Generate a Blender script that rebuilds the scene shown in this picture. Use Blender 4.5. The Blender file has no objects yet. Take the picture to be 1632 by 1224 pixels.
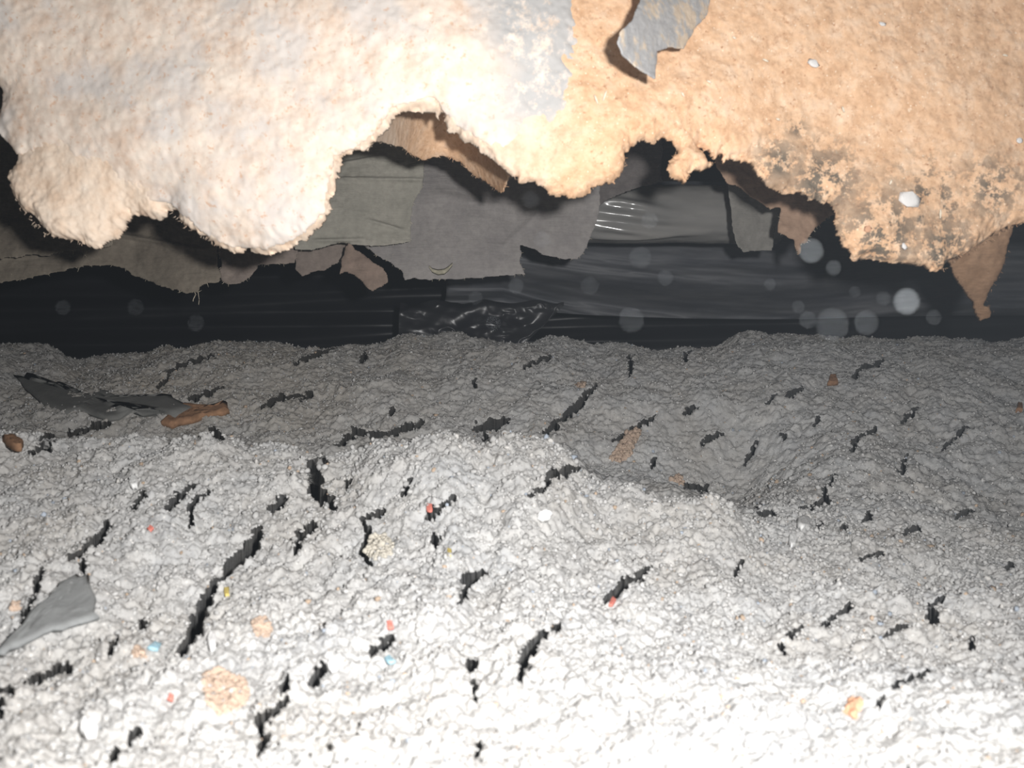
import bpy, math, random
import numpy as np

random.seed(7)
RNG = np.random.default_rng(11)
sc = bpy.context.scene
COL = sc.collection

# ---------------------------------------------------------------- camera, world, light
F = 1269.0                                   # focal length in pixels of a 1632 px wide frame
cam_d = bpy.data.cameras.new('camera')
cam = bpy.data.objects.new('camera', cam_d)
COL.objects.link(cam)
cam.location = (0, 0, 0)
cam.rotation_euler = (math.radians(90), 0, 0)
cam_d.sensor_width = 36.0
cam_d.lens = 36.0 * F / 1632.0
cam_d.clip_start = 0.004
cam_d.clip_end = 20
cam_d.dof.use_dof = True
cam_d.dof.focus_distance = 1.0
cam_d.dof.aperture_fstop = (cam_d.lens / 1000.0) / 0.0024
sc.camera = cam

world = bpy.data.worlds.new('world')
sc.world = world
world.use_nodes = True
world.node_tree.nodes['Background'].inputs[0].default_value = (0.62, 0.75, 1.0, 1)
world.node_tree.nodes['Background'].inputs[1].default_value = 0.022

vs = world.node_tree.nodes.new('ShaderNodeVolumeScatter')      # thin dust haze in the air
vs.inputs['Color'].default_value = (0.78, 0.88, 1.0, 1)
vs.inputs['Density'].default_value = 0.0075
vs.inputs['Anisotropy'].default_value = 0.0
world.node_tree.links.new(vs.outputs[0], world.node_tree.nodes['World Output'].inputs['Volume'])

flash_d = bpy.data.lights.new('camera_flash', 'AREA')
flash_d.shape = 'DISK'
flash_d.size = 0.017
flash_d.energy = 6.0
flash_d.color = (1.0, 0.985, 0.97)
flash = bpy.data.objects.new('camera_flash', flash_d)
COL.objects.link(flash)
flash.location = (0.045, 0.0, 0.027)
flash.rotation_euler = (math.radians(86), 0, math.radians(3))

sc.view_settings.view_transform = 'Standard'
sc.view_settings.look = 'None'
sc.view_settings.gamma = 1.0
sc.view_settings.use_curve_mapping = False
sc.view_settings.exposure = 0.0


# ---------------------------------------------------------------- numpy noise
def _hash(ix, iy, iz, s):
    h = (ix.astype(np.int64) * 374761393 + iy.astype(np.int64) * 668265263 + iz.astype(np.int64) * 2147483647 + s * 974634777)
    h = (h ^ (h >> 13)) * 1274126177
    h = h ^ (h >> 16)
    h = (h * 2246822519) & 0x7fffffff
    h = h ^ (h >> 15)
    return (h & 0xffffff).astype(np.float32) / float(0xffffff)


def vnoise(x, y, z, s=0):
    """smooth value noise in -1..1"""
    x0 = np.floor(x); y0 = np.floor(y); z0 = np.floor(z)
    fx = (x - x0).astype(np.float32); fy = (y - y0).astype(np.float32); fz = (z - z0).astype(np.float32)
    fx = fx * fx * fx * (fx * (fx * 6 - 15) + 10)
    fy = fy * fy * fy * (fy * (fy * 6 - 15) + 10)
    fz = fz * fz * fz * (fz * (fz * 6 - 15) + 10)
    out = 0
    for dx in (0, 1):
        wx = fx if dx else 1 - fx
        for dy in (0, 1):
            wy = fy if dy else 1 - fy
            for dz in (0, 1):
                wz = fz if dz else 1 - fz
                out = out + wx * wy * wz * _hash(x0 + dx, y0 + dy, z0 + dz, s)
    return out * 2 - 1


def fbm(x, y, z, octaves=4, s=0, gain=0.5):
    a = 1.0; t = 0; n = 0
    for k in range(octaves):
        t = t + a * vnoise(x * 2 ** k + 17.3 * k, y * 2 ** k - 9.1 * k, z * 2 ** k + 4.7 * k, s + k)
        n += a; a *= gain
    return t / n


def worley(x, y, z, s=0):
    x0 = np.floor(x); y0 = np.floor(y); z0 = np.floor(z)
    best = np.full(x.shape, 9.0, np.float32)
    for dx in (-1, 0, 1):
        for dy in (-1, 0, 1):
            for dz in (-1, 0, 1):
                cx = x0 + dx; cy = y0 + dy; cz = z0 + dz
                d = (cx + _hash(cx, cy, cz, s) - x) ** 2 + (cy + _hash(cx, cy, cz, s + 1) - y) ** 2 + (cz + _hash(cx, cy, cz, s + 2) - z) ** 2
                best = np.minimum(best, d)
    return np.sqrt(best)


def sstep(a, b, t):
    t = np.clip((t - a) / (b - a), 0, 1)
    return t * t * (3 - 2 * t)


def gauss1(a, sig, axis):
    r = int(3 * sig) + 1
    k = np.exp(-0.5 * (np.arange(-r, r + 1) / sig) ** 2); k /= k.sum()
    a = np.moveaxis(a, axis, 0)
    p = np.concatenate([np.repeat(a[:1], r, 0), a, np.repeat(a[-1:], r, 0)], 0)
    o = sum(k[i] * p[i:i + a.shape[0]] for i in range(2 * r + 1))
    return np.moveaxis(o, 0, axis)


# ---------------------------------------------------------------- object helpers
def mesh_np(name, V, Q=None, T=None, smooth=True):
    me = bpy.data.meshes.new(name)
    V = np.asarray(V, np.float32)
    Q = np.zeros((0, 4), np.int32) if Q is None else np.asarray(Q, np.int32).reshape(-1, 4)
    T = np.zeros((0, 3), np.int32) if T is None else np.asarray(T, np.int32).reshape(-1, 3)
    me.vertices.add(len(V)); me.vertices.foreach_set('co', V.ravel())
    nl = Q.size + T.size
    me.loops.add(nl)
    me.loops.foreach_set('vertex_index', np.concatenate([Q.ravel(), T.ravel()]).astype(np.int32))
    me.polygons.add(len(Q) + len(T))
    st = np.concatenate([np.arange(len(Q)) * 4, Q.size + np.arange(len(T)) * 3]).astype(np.int32)
    me.polygons.foreach_set('loop_start', st)
    me.polygons.foreach_set('use_smooth', np.full(len(Q) + len(T), smooth))
    me.update(calc_edges=True)
    me.validate()
    return me


def link(name, me, mat, parent=None, loc=None):
    o = bpy.data.objects.new(name, me)
    COL.objects.link(o)
    if mat and not me.materials:
        me.materials.append(mat)
    if parent:
        o.parent = parent
    if loc is not None:
        o.location = loc
    return o


def tag(o, label=None, cat=None, group=None, kind=None):
    if label: o['label'] = label
    if cat: o['category'] = cat
    if group: o['group'] = group
    if kind: o['kind'] = kind
    return o


def thing(name, label, cat, loc=(0, 0, 0), group=None):
    o = bpy.data.objects.new(name, None)
    o.empty_display_size = 0.02
    COL.objects.link(o)
    o.location = loc
    return tag(o, label, cat, group)


def at(px, py, Y):
    return ((px - 816.0) / F * Y, Y, (612.0 - py) / F * Y)


# ---------------------------------------------------------------- materials
class NT:
    def __init__(self, name, world_pos=False):
        self.m = bpy.data.materials.new(name)
        self.m.use_nodes = True
        self.t = self.m.node_tree
        self.b = self.t.nodes['Principled BSDF']
        self.tc = self.t.nodes.new('ShaderNodeTexCoord')
        self.geo = self.t.nodes.new('ShaderNodeNewGeometry')
        self.vec = self.geo.outputs['Position'] if world_pos else self.tc.outputs['Object']

    def link(self, a, b): self.t.links.new(a, b)

    def noise(self, scale, detail=4, rough=0.6, vec=None, dist=0.0):
        n = self.t.nodes.new('ShaderNodeTexNoise')
        n.inputs['Scale'].default_value = scale; n.inputs['Detail'].default_value = detail
        n.inputs['Roughness'].default_value = rough; n.inputs['Distortion'].default_value = dist
        self.link(vec or self.vec, n.inputs['Vector'])
        return n.outputs['Fac']

    def voro(self, scale, out='Distance', vec=None):
        n = self.t.nodes.new('ShaderNodeTexVoronoi')
        n.inputs['Scale'].default_value = scale
        self.link(vec or self.vec, n.inputs['Vector'])
        return n.outputs[out]

    def ramp(self, fac, stops):
        n = self.t.nodes.new('ShaderNodeValToRGB')
        e = n.color_ramp.elements
        while len(e) < len(stops): e.new(0.5)
        for el, (p, c) in zip(e, stops):
            el.position = p
            el.color = (c, c, c, 1) if isinstance(c, (int, float)) else (*c, 1)
        self.link(fac, n.inputs[0])
        return n.outputs[0]

    def mix(self, fac, a, b, mode='MIX'):
        n = self.t.nodes.new('ShaderNodeMix'); n.data_type = 'RGBA'; n.blend_type = mode
        for k, v in ((0, fac), (6, a), (7, b)):
            s = n.inputs[k]
            if isinstance(v, (int, float)): s.default_value = v if k == 0 else (v, v, v, 1)
            elif isinstance(v, tuple): s.default_value = (*v, 1)
            else: self.link(v, s)
        return n.outputs[2]

    def math(self, op, a, b):
        n = self.t.nodes.new('ShaderNodeMath'); n.operation = op
        for s, v in ((n.inputs[0], a), (n.inputs[1], b)):
            if isinstance(v, (int, float)): s.default_value = v
            else: self.link(v, s)
        return n.outputs[0]

    def sphere_mask(self, centre, r0, r1):
        """1 inside r0, 0 outside r1 of an object-space point"""
        n = self.t.nodes.new('ShaderNodeVectorMath'); n.operation = 'DISTANCE'
        self.link(self.vec, n.inputs[0]); n.inputs[1].default_value = centre
        m = self.t.nodes.new('ShaderNodeMapRange')
        self.link(n.outputs['Value'], m.inputs[0])
        m.inputs[1].default_value = r0; m.inputs[2].default_value = r1
        m.inputs[3].default_value = 1; m.inputs[4].default_value = 0
        return m.outputs[0]

    def attr(self, name):
        n = self.t.nodes.new('ShaderNodeAttribute'); n.attribute_name = name
        return n.outputs['Color']

    def bump(self, h, strength, dist):
        n = self.t.nodes.new('ShaderNodeBump')
        n.inputs['Strength'].default_value = strength; n.inputs['Distance'].default_value = dist
        self.link(h, n.inputs['Height'])
        self.link(n.outputs[0], self.b.inputs['Normal'])

    def base(self, c, rough=0.9, spec=0.2):
        if isinstance(c, tuple): self.b.inputs['Base Color'].default_value = (*c, 1)
        else: self.link(c, self.b.inputs['Base Color'])
        if isinstance(rough, (int, float)): self.b.inputs['Roughness'].default_value = rough
        else: self.link(rough, self.b.inputs['Roughness'])
        self.b.inputs['Specular IOR Level'].default_value = spec
        return self.m


def mat_board():
    n = NT('orange_fibreboard', True)
    a = n.noise(70, 6, 0.65)
    c = n.ramp(a, [(0.25, (0.54, 0.32, 0.18)), (0.5, (0.70, 0.46, 0.29)), (0.75, (0.77, 0.57, 0.41))])
    f = n.noise(260, 4, 0.7)
    c = n.mix(n.ramp(f, [(0.30, 1), (0.40, 0)]), c, (0.42, 0.22, 0.12))
    c = n.mix(n.ramp(n.voro(190), [(0.05, 0.8), (0.13, 0)]), c, (0.92, 0.78, 0.62))
    c = n.mix(n.ramp(n.noise(150, 6, .75), [(0.34, .75), (0.46, 0)]), c, (0.50, 0.29, 0.17))
    c = n.mix(n.ramp(n.noise(330, 3, .7, dist=1.5), [(0.62, 0), (0.70, .6)]), c, (0.86, 0.72, 0.56))
    # grey-black mould along the torn edge on the right
    def mould(px, py, r0, r1, sc, lo):
        return n.mix(1.0, n.sphere_mask(at(px, py, .58), r0, r1), n.ramp(n.noise(sc, 8, .75), [(lo, 0), (lo + .06, .95)]), 'MULTIPLY')
    mk = mould(1400, 375, 0.012, 0.055, 95, .47)
    for q in ((1310, 290, .01, .045, 105, .46), (1240, 262, .005, .03, 115, .45), (1475, 330, .01, .05, 90, .51), (1580, 300, .005, .035, 100, .47), (1500, 400, .01, .04, 110, .47), (1270, 205, .0, .014, 120, .43)):
        mk = n.mix(1.0, mk, mould(*q), 'LIGHTEN')
    c = n.mix(mk, c, (0.12, 0.105, 0.085))
    # flash overexposure painted into the colour: cream over left part and middle
    flash_pale = n.mix(1.0, n.mix(1.0, n.sphere_mask(at(60, 240, .55), 0.14, 0.27), n.sphere_mask(at(420, 330, .55), 0.10, 0.19), 'LIGHTEN'), n.sphere_mask(at(740, 190, .55), 0.03, 0.085), 'LIGHTEN')
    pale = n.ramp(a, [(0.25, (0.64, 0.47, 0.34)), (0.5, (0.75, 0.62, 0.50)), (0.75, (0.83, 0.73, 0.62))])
    c = n.mix(n.mix(1.0, flash_pale, 0.85, 'MULTIPLY'), c, pale)
    n.bump(n.mix(0.5, n.noise(240, 6, .7), n.voro(160)), 0.34, 0.003)
    return n.base(c, 0.95, 0.1)


def mat_skin():
    n = NT('pale_board_facing', True)
    a = n.noise(60, 6, 0.65)
    c = n.ramp(a, [(0.28, (0.62, 0.46, 0.35)), (0.5, (0.74, 0.62, 0.52)), (0.72, (0.82, 0.73, 0.63))])
    c = n.mix(n.ramp(n.noise(22, 4, .6), [(0.46, 0), (0.62, .75)]), c, (0.62, 0.58, 0.55))
    c = n.mix(n.ramp(n.noise(210, 4, .7), [(0.32, .7), (0.42, 0)]), c, (0.60, 0.36, 0.22))
    # worn grey coat along the right-hand tear
    g = n.mix(1.0, n.mix(1.0, n.sphere_mask(at(880, 40, .55), 0.035, 0.062), n.sphere_mask(at(868, 140, .55), 0.015, 0.05), 'LIGHTEN'),
              n.ramp(n.noise(75, 5, .75), [(0.36, 0), (0.50, 1)]), 'MULTIPLY')
    c = n.mix(g, c, (0.44, 0.43, 0.42))
    r = n.mix(n.sphere_mask(at(905, 33, .54), 0.002, 0.012), 0.9, 0.30)
    n.bump(n.mix(0.5, n.noise(180, 6, .7), n.voro(150)), 0.16, 0.003)
    return n.base(c, r, 0.4)


def mat_grey_skin():
    n = NT('grey_board_facing')
    c = n.ramp(n.noise(60, 5, .65), [(0.30, (0.36, 0.36, 0.37)), (0.50, (0.46, 0.46, 0.46)), (0.58, (0.66, 0.55, 0.43))])
    n.bump(n.noise(200, 5, .7), 0.4, 0.002)
    return n.base(c, 0.75, 0.3)


def mat_paper(name, c0, c1, spots=(0.55, 0.47, 0.36)):
    n = NT(name)
    c = n.mix(n.ramp(n.noise(120, 5, .7), [(0.3, .5), (0.6, 0)]), n.ramp(n.noise(26, 6, .65), [(0.3, c0), (0.7, c1)]), tuple(v * .72 for v in c0))
    c = n.mix(n.ramp(n.noise(170, 4, .7), [(0.68, 0), (0.76, .8)]), c, spots)
    mp = n.t.nodes.new('ShaderNodeMapping'); n.link(n.vec, mp.inputs[0]); mp.inputs['Scale'].default_value = (0.25, 1, 2.2)
    n.bump(n.noise(60, 6, .65, vec=mp.outputs[0]), 0.5, 0.004)
    return n.base(c, 0.9, 0.15)


def mat_insul(name='grey_cellulose', k=1.0):
    n = NT(name, True)
    c = n.ramp(n.noise(38, 6, .65), [(0.3, (0.385 * k, 0.39 * k, 0.395 * k)), (0.52, (0.475 * k, 0.475 * k, 0.47 * k)), (0.72, (0.55 * k, 0.545 * k, 0.53 * k))])
    c = n.mix(n.ramp(n.noise(11, 3, .6), [(0.42, 0), (0.66, .45)]), c, (0.40 * k, 0.37 * k, 0.33 * k))
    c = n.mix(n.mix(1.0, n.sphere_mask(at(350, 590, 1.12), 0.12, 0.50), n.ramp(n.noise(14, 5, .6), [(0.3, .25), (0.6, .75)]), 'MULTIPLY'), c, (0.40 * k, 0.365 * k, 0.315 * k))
    c = n.mix(n.ramp(n.voro(210), [(0.10, 0.75), (0.2, 0)]), c, (0.70, 0.68, 0.65))
    c = n.mix(n.ramp(n.noise(330, 3, .7), [(0.33, 0.6), (0.42, 0)]), c, (0.22, 0.21, 0.20))
    n.bump(n.mix(0.5, n.noise(420, 5, .7), n.voro(330)), 0.3, 0.002)
    return n.base(c, 1.0, 0.05)


def mat_chips():
    n = NT('pale_fluff')
    c = n.mix(1.0, n.attr('tone'), n.ramp(n.noise(500, 3, .6), [(0.2, 0.75), (0.8, 1.0)]), 'MULTIPLY')
    return n.base(c, 1.0, 0.05)


def mat_plain(name, c, rough=0.9, spec=0.2, vary=0.35, scale=140):
    n = NT(name)
    d = tuple(v * (1 - vary) for v in c)
    col = n.ramp(n.noise(scale, 5, .65), [(0.35, d), (0.65, c)])
    n.bump(n.noise(scale * 2.2, 5, .7), 0.4, 0.002)
    return n.base(col, rough, spec)


def mat_plastic(name, c, dust, rough, spec, amount=0.35):
    n = NT(name)
    mp = n.t.nodes.new('ShaderNodeMapping'); n.link(n.vec, mp.inputs[0]); mp.inputs['Scale'].default_value = (0.3, 1, 1.6)
    k = n.ramp(n.noise(18, 6, .6, vec=mp.outputs[0]), [(0.38, 0), (0.75, amount)])
    col = n.mix(k, c, dust)
    r = n.mix(k, rough, min(1, rough + .35))
    n.bump(n.noise(45, 4, .55, vec=mp.outputs[0]), 0.12, 0.003)
    return n.base(col, r, spec)


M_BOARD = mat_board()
M_SKIN = mat_skin()
M_GREY = mat_grey_skin()
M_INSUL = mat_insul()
M_CHIPS = mat_chips()
M_FLAKE = mat_plain('insulation_flake_grey', (0.72, 0.70, 0.67), 1.0, .05, .2)
M_PAPER_BROWN = mat_paper('brown_paper', (0.207, 0.177, 0.140), (0.329, 0.287, 0.232))
M_PAPER_PINK = mat_paper('dusty_brown_paper', (0.244, 0.201, 0.177), (0.366, 0.305, 0.262))
M_PAPER_GREY = mat_paper('grey_felt_paper', (0.317, 0.305, 0.262), (0.439, 0.415, 0.360))
M_PAPER_DARK = mat_paper('dark_felt_paper', (0.287, 0.268, 0.262), (0.378, 0.354, 0.336))
M_FIBRE_BROWN = mat_paper('brown_fibre_layer', (0.30, 0.20, 0.14), (0.42, 0.29, 0.21))
M_SHARD = mat_paper('brown_board_shard', (0.22, 0.13, 0.075), (0.34, 0.22, 0.14))
M_BLACK = mat_plastic('black_polythene', (0.022, 0.022, 0.027), (0.07, 0.07, 0.078), 0.36, 0.5)
M_DRAPE = mat_plastic('smoky_polythene', (0.15, 0.157, 0.175), (0.34, 0.34, 0.35), 0.45, 0.5, 0.7)
M_TUBE = mat_plastic('grey_plastic_film', (0.29, 0.285, 0.275), (0.44, 0.415, 0.38), 0.15, 0.9, 0.6)


# ---------------------------------------------------------------- the boarded underside over the cavity
M_TIMBER = mat_plain('old_timber', (0.30, 0.20, 0.13), .9, .15, .4, 20)


def box_mesh(name, x0, x1, y0, y1, z0, z1):
    V = [(x, y, z) for x in (x0, x1) for y in (y0, y1) for z in (z0, z1)]
    Q = [(0, 1, 3, 2), (4, 6, 7, 5), (0, 4, 5, 1), (2, 3, 7, 6), (0, 2, 6, 4), (1, 5, 7, 3)]
    return mesh_np(name, V, Q, smooth=False)


ceil_o = link('ceiling', box_mesh('ceiling', -2.6, 2.6, .78, 2.4, .43, .47), M_TIMBER)
tag(ceil_o, 'dark timber boarding over the cavity that the torn papers hang from', kind='structure')


# ---------------------------------------------------------------- torn sheets
def sdf_poly(P, poly):
    poly = np.asarray(poly, np.float32)
    A = poly; B = np.roll(poly, -1, 0)
    d2 = np.full(len(P), 1e12, np.float32); ins = np.zeros(len(P), bool)
    for a, b in zip(A, B):
        e = b - a
        w = P - a
        t = np.clip((w @ e) / max(1e-6, float(e @ e)), 0, 1)
        q = w - t[:, None] * e
        d2 = np.minimum(d2, (q * q).sum(1))
        c = ((a[1] <= P[:, 1]) & (b[1] > P[:, 1])) | ((b[1] <= P[:, 1]) & (a[1] > P[:, 1]))
        if abs(e[1]) > 1e-9:
            xi = a[0] + (P[:, 1] - a[1]) * e[0] / e[1]
            ins ^= c & (P[:, 0] < xi)
    d = np.sqrt(d2)
    return np.where(ins, d, -d)


def axis_pts(lo, hi, step, a, b, cap=60):
    """step inside a..b, growing outside"""
    pts = list(np.arange(max(lo, a), min(hi, b) + step, step))
    s = step; x = pts[0]
    while x > lo:
        s = min(cap, s * 1.25); x -= s; pts.insert(0, x)
    s = step; x = pts[-1]
    while x < hi:
        s = min(cap, s * 1.25); x += s; pts.append(x)
    return np.array(pts, np.float32)


def sheet(name, poly, depth, thick, mat, parent=None, step=3.0, fine=.30, rag=4.0, rough=0.0012, rough_px=16, round_px=5.0, seed=1, rag_px=11.0, relief=None):
    """a torn sheet: an outline with a ragged edge, a front, a back and the rim between them"""
    poly = np.asarray(poly, np.float32)
    lo = poly.min(0) - 8; hi = poly.max(0) + 8
    xs = axis_pts(lo[0], hi[0], step, -30, 1662); ys = axis_pts(lo[1], hi[1], step, -30, 1254)
    GX, GY = np.meshgrid(xs, ys)
    P = np.stack([GX.ravel(), GY.ravel()], 1)
    zz = np.full(len(P), seed * 3.7, np.float32)
    S = sdf_poly(P, poly)
    S = S + rag * (0.75 * fbm(P[:, 0] / rag_px, P[:, 1] / rag_px, zz, 3, seed) + fine * vnoise(P[:, 0] / 5.5, P[:, 1] / 5.5, zz, seed + 9))
    S2 = S.reshape(GX.shape)
    gy, gx = np.gradient(S2, ys, xs)
    gl = np.maximum(gx * gx + gy * gy, 0.15)
    keep_v = S2 > -0.75 * step
    cell = keep_v[:-1, :-1] & keep_v[1:, :-1] & keep_v[:-1, 1:] & keep_v[1:, 1:]
    mv = np.clip(np.minimum(S2, 0), -1.2 * step, 0)
    X = GX - gx / gl * mv; Y2 = GY - gy / gl * mv
    n = GX.size
    idx = np.arange(n).reshape(GX.shape)
    q = np.stack([idx[:-1, :-1], idx[:-1, 1:], idx[1:, 1:], idx[1:, :-1]], -1)[cell]
    px = X.ravel(); py = Y2.ravel(); s = np.maximum(S2.ravel(), 0)
    D = depth(px, py)
    x = (px - 816) / F * D; z = (612 - py) / F * D
    h = rough * (fbm(px / rough_px, py / rough_px, zz, 5, seed + 20, 0.62))
    if relief is not None: h = h + relief(px, py, s)
    Yf = D - h + thick * 0.45 * np.exp(-s / round_px)
    Yb = D + thick + 0 * Yf
    Yb = np.maximum(Yb, Yf + 0.15 * thick)
    V = np.concatenate([np.stack([x, Yf, z], 1), np.stack([x, Yb, z], 1)])
    # boundary edges
    E = np.concatenate([q[:, [0, 1]], q[:, [1, 2]], q[:, [2, 3]], q[:, [3, 0]]])
    key = np.minimum(E[:, 0], E[:, 1]).astype(np.int64) * (2 * n) + np.maximum(E[:, 0], E[:, 1])
    _, inv, cnt = np.unique(key, return_inverse=True, return_counts=True)
    be = E[cnt[inv] == 1]
    side = np.stack([be[:, 1], be[:, 0], be[:, 0] + n, be[:, 1] + n], 1)
    Q = np.concatenate([q, q[:, ::-1] + n, side])
    used = np.unique(Q)
    rem = np.zeros(2 * n, np.int32); rem[used] = np.arange(len(used))
    V = V[used]
    base = V.mean(0)
    if parent is not None:
        base = np.array(parent.location) if parent.type == 'EMPTY' else np.array(parent['origin'])
        o = link(name, mesh_np(name, V - base, rem[Q]), mat, parent)
    else:
        base = np.array([V[:, 0].mean(), V[:, 1].mean(), V[:, 2].min()])
        o = link(name, mesh_np(name, V - base, rem[Q]), mat, None, base)
        o['origin'] = [float(v) for v in base]
    # rim samples for fibres: front boundary points, outward direction
    bp = be[:, 0]
    o_rim = (px[bp], py[bp], Yf[bp], -(gx.ravel()[bp]), -(gy.ravel()[bp]))
    return o, o_rim


def fibres(name, rim, mat, parent, n, length, width, seed=3, only=None):
    """thin fibres standing out of a torn edge, joined into one mesh"""
    r = np.random.default_rng(seed)
    px, py, Y, nx, ny = rim
    ok = (px > -60) & (px < 1700) & (py > -20) & (py < 1240)
    if only is not None: ok &= only(px, py)
    idx = np.flatnonzero(ok)
    if len(idx) == 0: return None
    idx = r.choice(idx, n)
    V = []; Q = []
    base = np.array(parent.location) if parent.type == 'EMPTY' else np.array(parent['origin'])
    for i in idx:
        l = length * r.uniform(.3, 1.0); w = width * r.uniform(.6, 1.2)
        ang = math.atan2(ny[i], nx[i]) + r.normal(0, .55)
        bend = r.normal(0, .7)
        x, y = px[i], py[i]
        x -= math.cos(ang) * 2; y -= math.sin(ang) * 2
        dy = r.normal(0, .0012)
        k0 = len(V)
        for k in range(4):
            ww = w * (1 - .28 * k)
            a = ang + bend * k / 3
            ox, oy = -math.sin(a) * ww, math.cos(a) * ww
            YY = float(Y[i]) + .001 + dy * k
            for sx, dd in ((1, 0), (-1, 0), (0, .0006)):
                q = at(x + ox * sx, y + oy * sx, YY)
                V.append((q[0] - base[0], q[1] + dd - base[1], q[2] - base[2]))
            x += math.cos(a) * l / 3; y += math.sin(a) * l / 3
        for k in range(3):
            a0 = k0 + 3 * k; b0 = a0 + 3
            for u, v in ((0, 1), (1, 2), (2, 0)):
                Q.append((a0 + u, a0 + v, b0 + v, b0 + u))
    o = link(name, mesh_np(name, V, Q, smooth=False), mat, parent)
    o['kind'] = 'stuff'
    return o


# ---------------------------------------------------------------- the heap of loose-fill insulation
COLS = [-1100, -300, 0, 150, 340, 540, 590, 650, 720, 768, 820, 900, 960, 1060, 1130, 1190, 1250, 1450, 1632, 1950, 2700]
CREST_PY = [690, 690, 694, 690, 692, 708, 702, 690, 672, 704, 676, 712, 742, 768, 784, 818, 838, 850, 860, 860, 860]
CREST_Y = [.62, .60, .60, .60, .59, .59, .58, .57, .56, .565, .57, .57, .56, .55, .54, .54, .56, .60, .62, .62, .62]
HOLLOW = [.05, .05, .045, .045, .05, .055, .055, .055, .055, .05, .045, .035, .032, .030, .030, .022, .012, .003, .0, .0, .0]
REAR_PY = [550, 550, 546, 566, 548, 545, 538, 528, 530, 533, 535, 538, 550, 551, 549, 530, 530, 540, 530, 530, 530]


def heap_rows():
    segs = [(-.30, .24, 40), (.24, .71, 410), (.71, .86, 80), (.86, 1.28, 300), (1.28, 1.6, 50), (1.6, 2.6, 18)]
    r = []
    for a, b, k in segs: r += list(np.linspace(a, b, k, endpoint=False))
    return np.array(r + [2.6])


def build_heap():
    us = axis_pts(-1100, 2700, 2.2, -260, 1890, 80)
    rows = heap_rows()
    nc = len(us)
    ip = lambda v: np.interp(us, COLS, v)
    cpy = ip(CREST_PY); cy = ip(CREST_Y); hol = ip(HOLLOW); rpy = ip(REAR_PY)
    # finer crest relief
    cpy = cpy + 7 * fbm(us / 45, us * 0, us * 0, 3, 5)
    rpy = rpy + 7 * fbm(us / 38, us * 0 + 3, us * 0, 3, 8)
    for px, dpy, w in ((120, 16, 16), (262, -8, 18), (285, 4, 10), (300, -6, 14), (60, -6, 18), (1205, -8, 40), (1240, 3, 30)):
        rpy = rpy + dpy * np.exp(-((us - px) / w) ** 2)
    zc = (612 - cpy) / F * cy
    kY = []; kz = []
    def node(Y, z): kY.append(Y + 0 * us); kz.append(z + 0 * us)
    z22 = (612 - 1300) / F * .235
    node(-.30, z22 - .10); node(.05, z22 - .045); node(.235, z22)
    cy = cy * 1.13; zc = zc * 1.13
    node(.325, (612 - 1185) / F * .325)
    f1 = lambda t: 1185 + (cpy - 1185) * t
    node(.44, (612 - f1(.42)) / F * .44)
    node(.54, (612 - f1(.72)) / F * .54)
    node(cy, zc)
    mid = (612 - (cpy * .55 + 695 * .45)) / F * (cy + .10)
    hw = sstep(.004, .034, hol)
    node(cy + .10, (zc - hol) * hw + (mid - hol) * (1 - hw))
    node(.89, (612 - (np.maximum(702, cpy + 6) * hw + 704 * (1 - hw))) / F * .89)
    node(1.01, (612 - 622) / F * 1.01)
    node(1.12, (612 - (rpy * .7 + 622 * .3)) / F * 1.12)
    node(1.23, (612 - rpy) / F * 1.23)
    zr = (612 - rpy) / F * 1.23
    node(1.40, zr - .03); node(1.9, zr - .10); node(2.6, zr - .14)
    kY = np.array(kY); kz = np.array(kz)
    Z = np.stack([np.interp(rows, kY[:, i], kz[:, i]) for i in range(nc)], 1)
    # soften the profile, keeping the crests fairly sharp
    Z = gauss1(Z, 9, 0); Z = gauss1(Z, 5, 1)
    Yg = np.repeat(rows[:, None], nc, 1)
    U = np.repeat(us[None], len(rows), 0)
    # columns fan out from the lens in front, then run on; behind y=0.2 the fan stays at constant width
    Xg = (U - 816) / F * np.maximum(Yg, .235)
    PY = 612 - F * Z / np.maximum(Yg, .05)
    run = np.minimum.accumulate(np.where(Yg < .2, 1e6, PY), 0)
    vis = (PY <= run + 3) & (Yg > .2)
    x = Xg.ravel().astype(np.float32); y = Yg.ravel().astype(np.float32); z = Z.ravel().astype(np.float32)
    # crumbling lumps of several sizes
    w1 = .25 * fbm(x * 30, y * 30, z * 30, 3, 31)
    L = .016 * fbm(x * 11, y * 8, z * 11, 3, 40)
    A = .46 - worley(x * 22 + w1, y * 16 + w1, z * 22 - w1, 50)
    B = .46 - worley(x * 62 + 2 * w1, y * 50 - w1, z * 62 + w1, 60)
    C = .46 - worley(x * 165 + 2 * w1, y * 150 - w1, z * 165, 70)
    D = .46 - worley(x * 330, y * 300, z * 330, 80)
    amp_far = 1.0 - .15 * sstep(.8, 1.2, y)
    H = L * 1.0 + amp_far * (.010 * A + .0068 * B * (1 + .9 * fbm(x * 14, y * 14, z * 14, 2, 90)) + .0046 * C + .0026 * D) + .003 * fbm(x * 90, y * 90, z * 90, 4, 95, .7)
    H = H * sstep(.10, .25, y)
    nrm = np.array([0, -.42, .91])
    P = np.stack([x, y, z], 1) + H[:, None] * nrm
    return us, rows, P, vis.ravel(), U.ravel(), PY.ravel()


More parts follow.
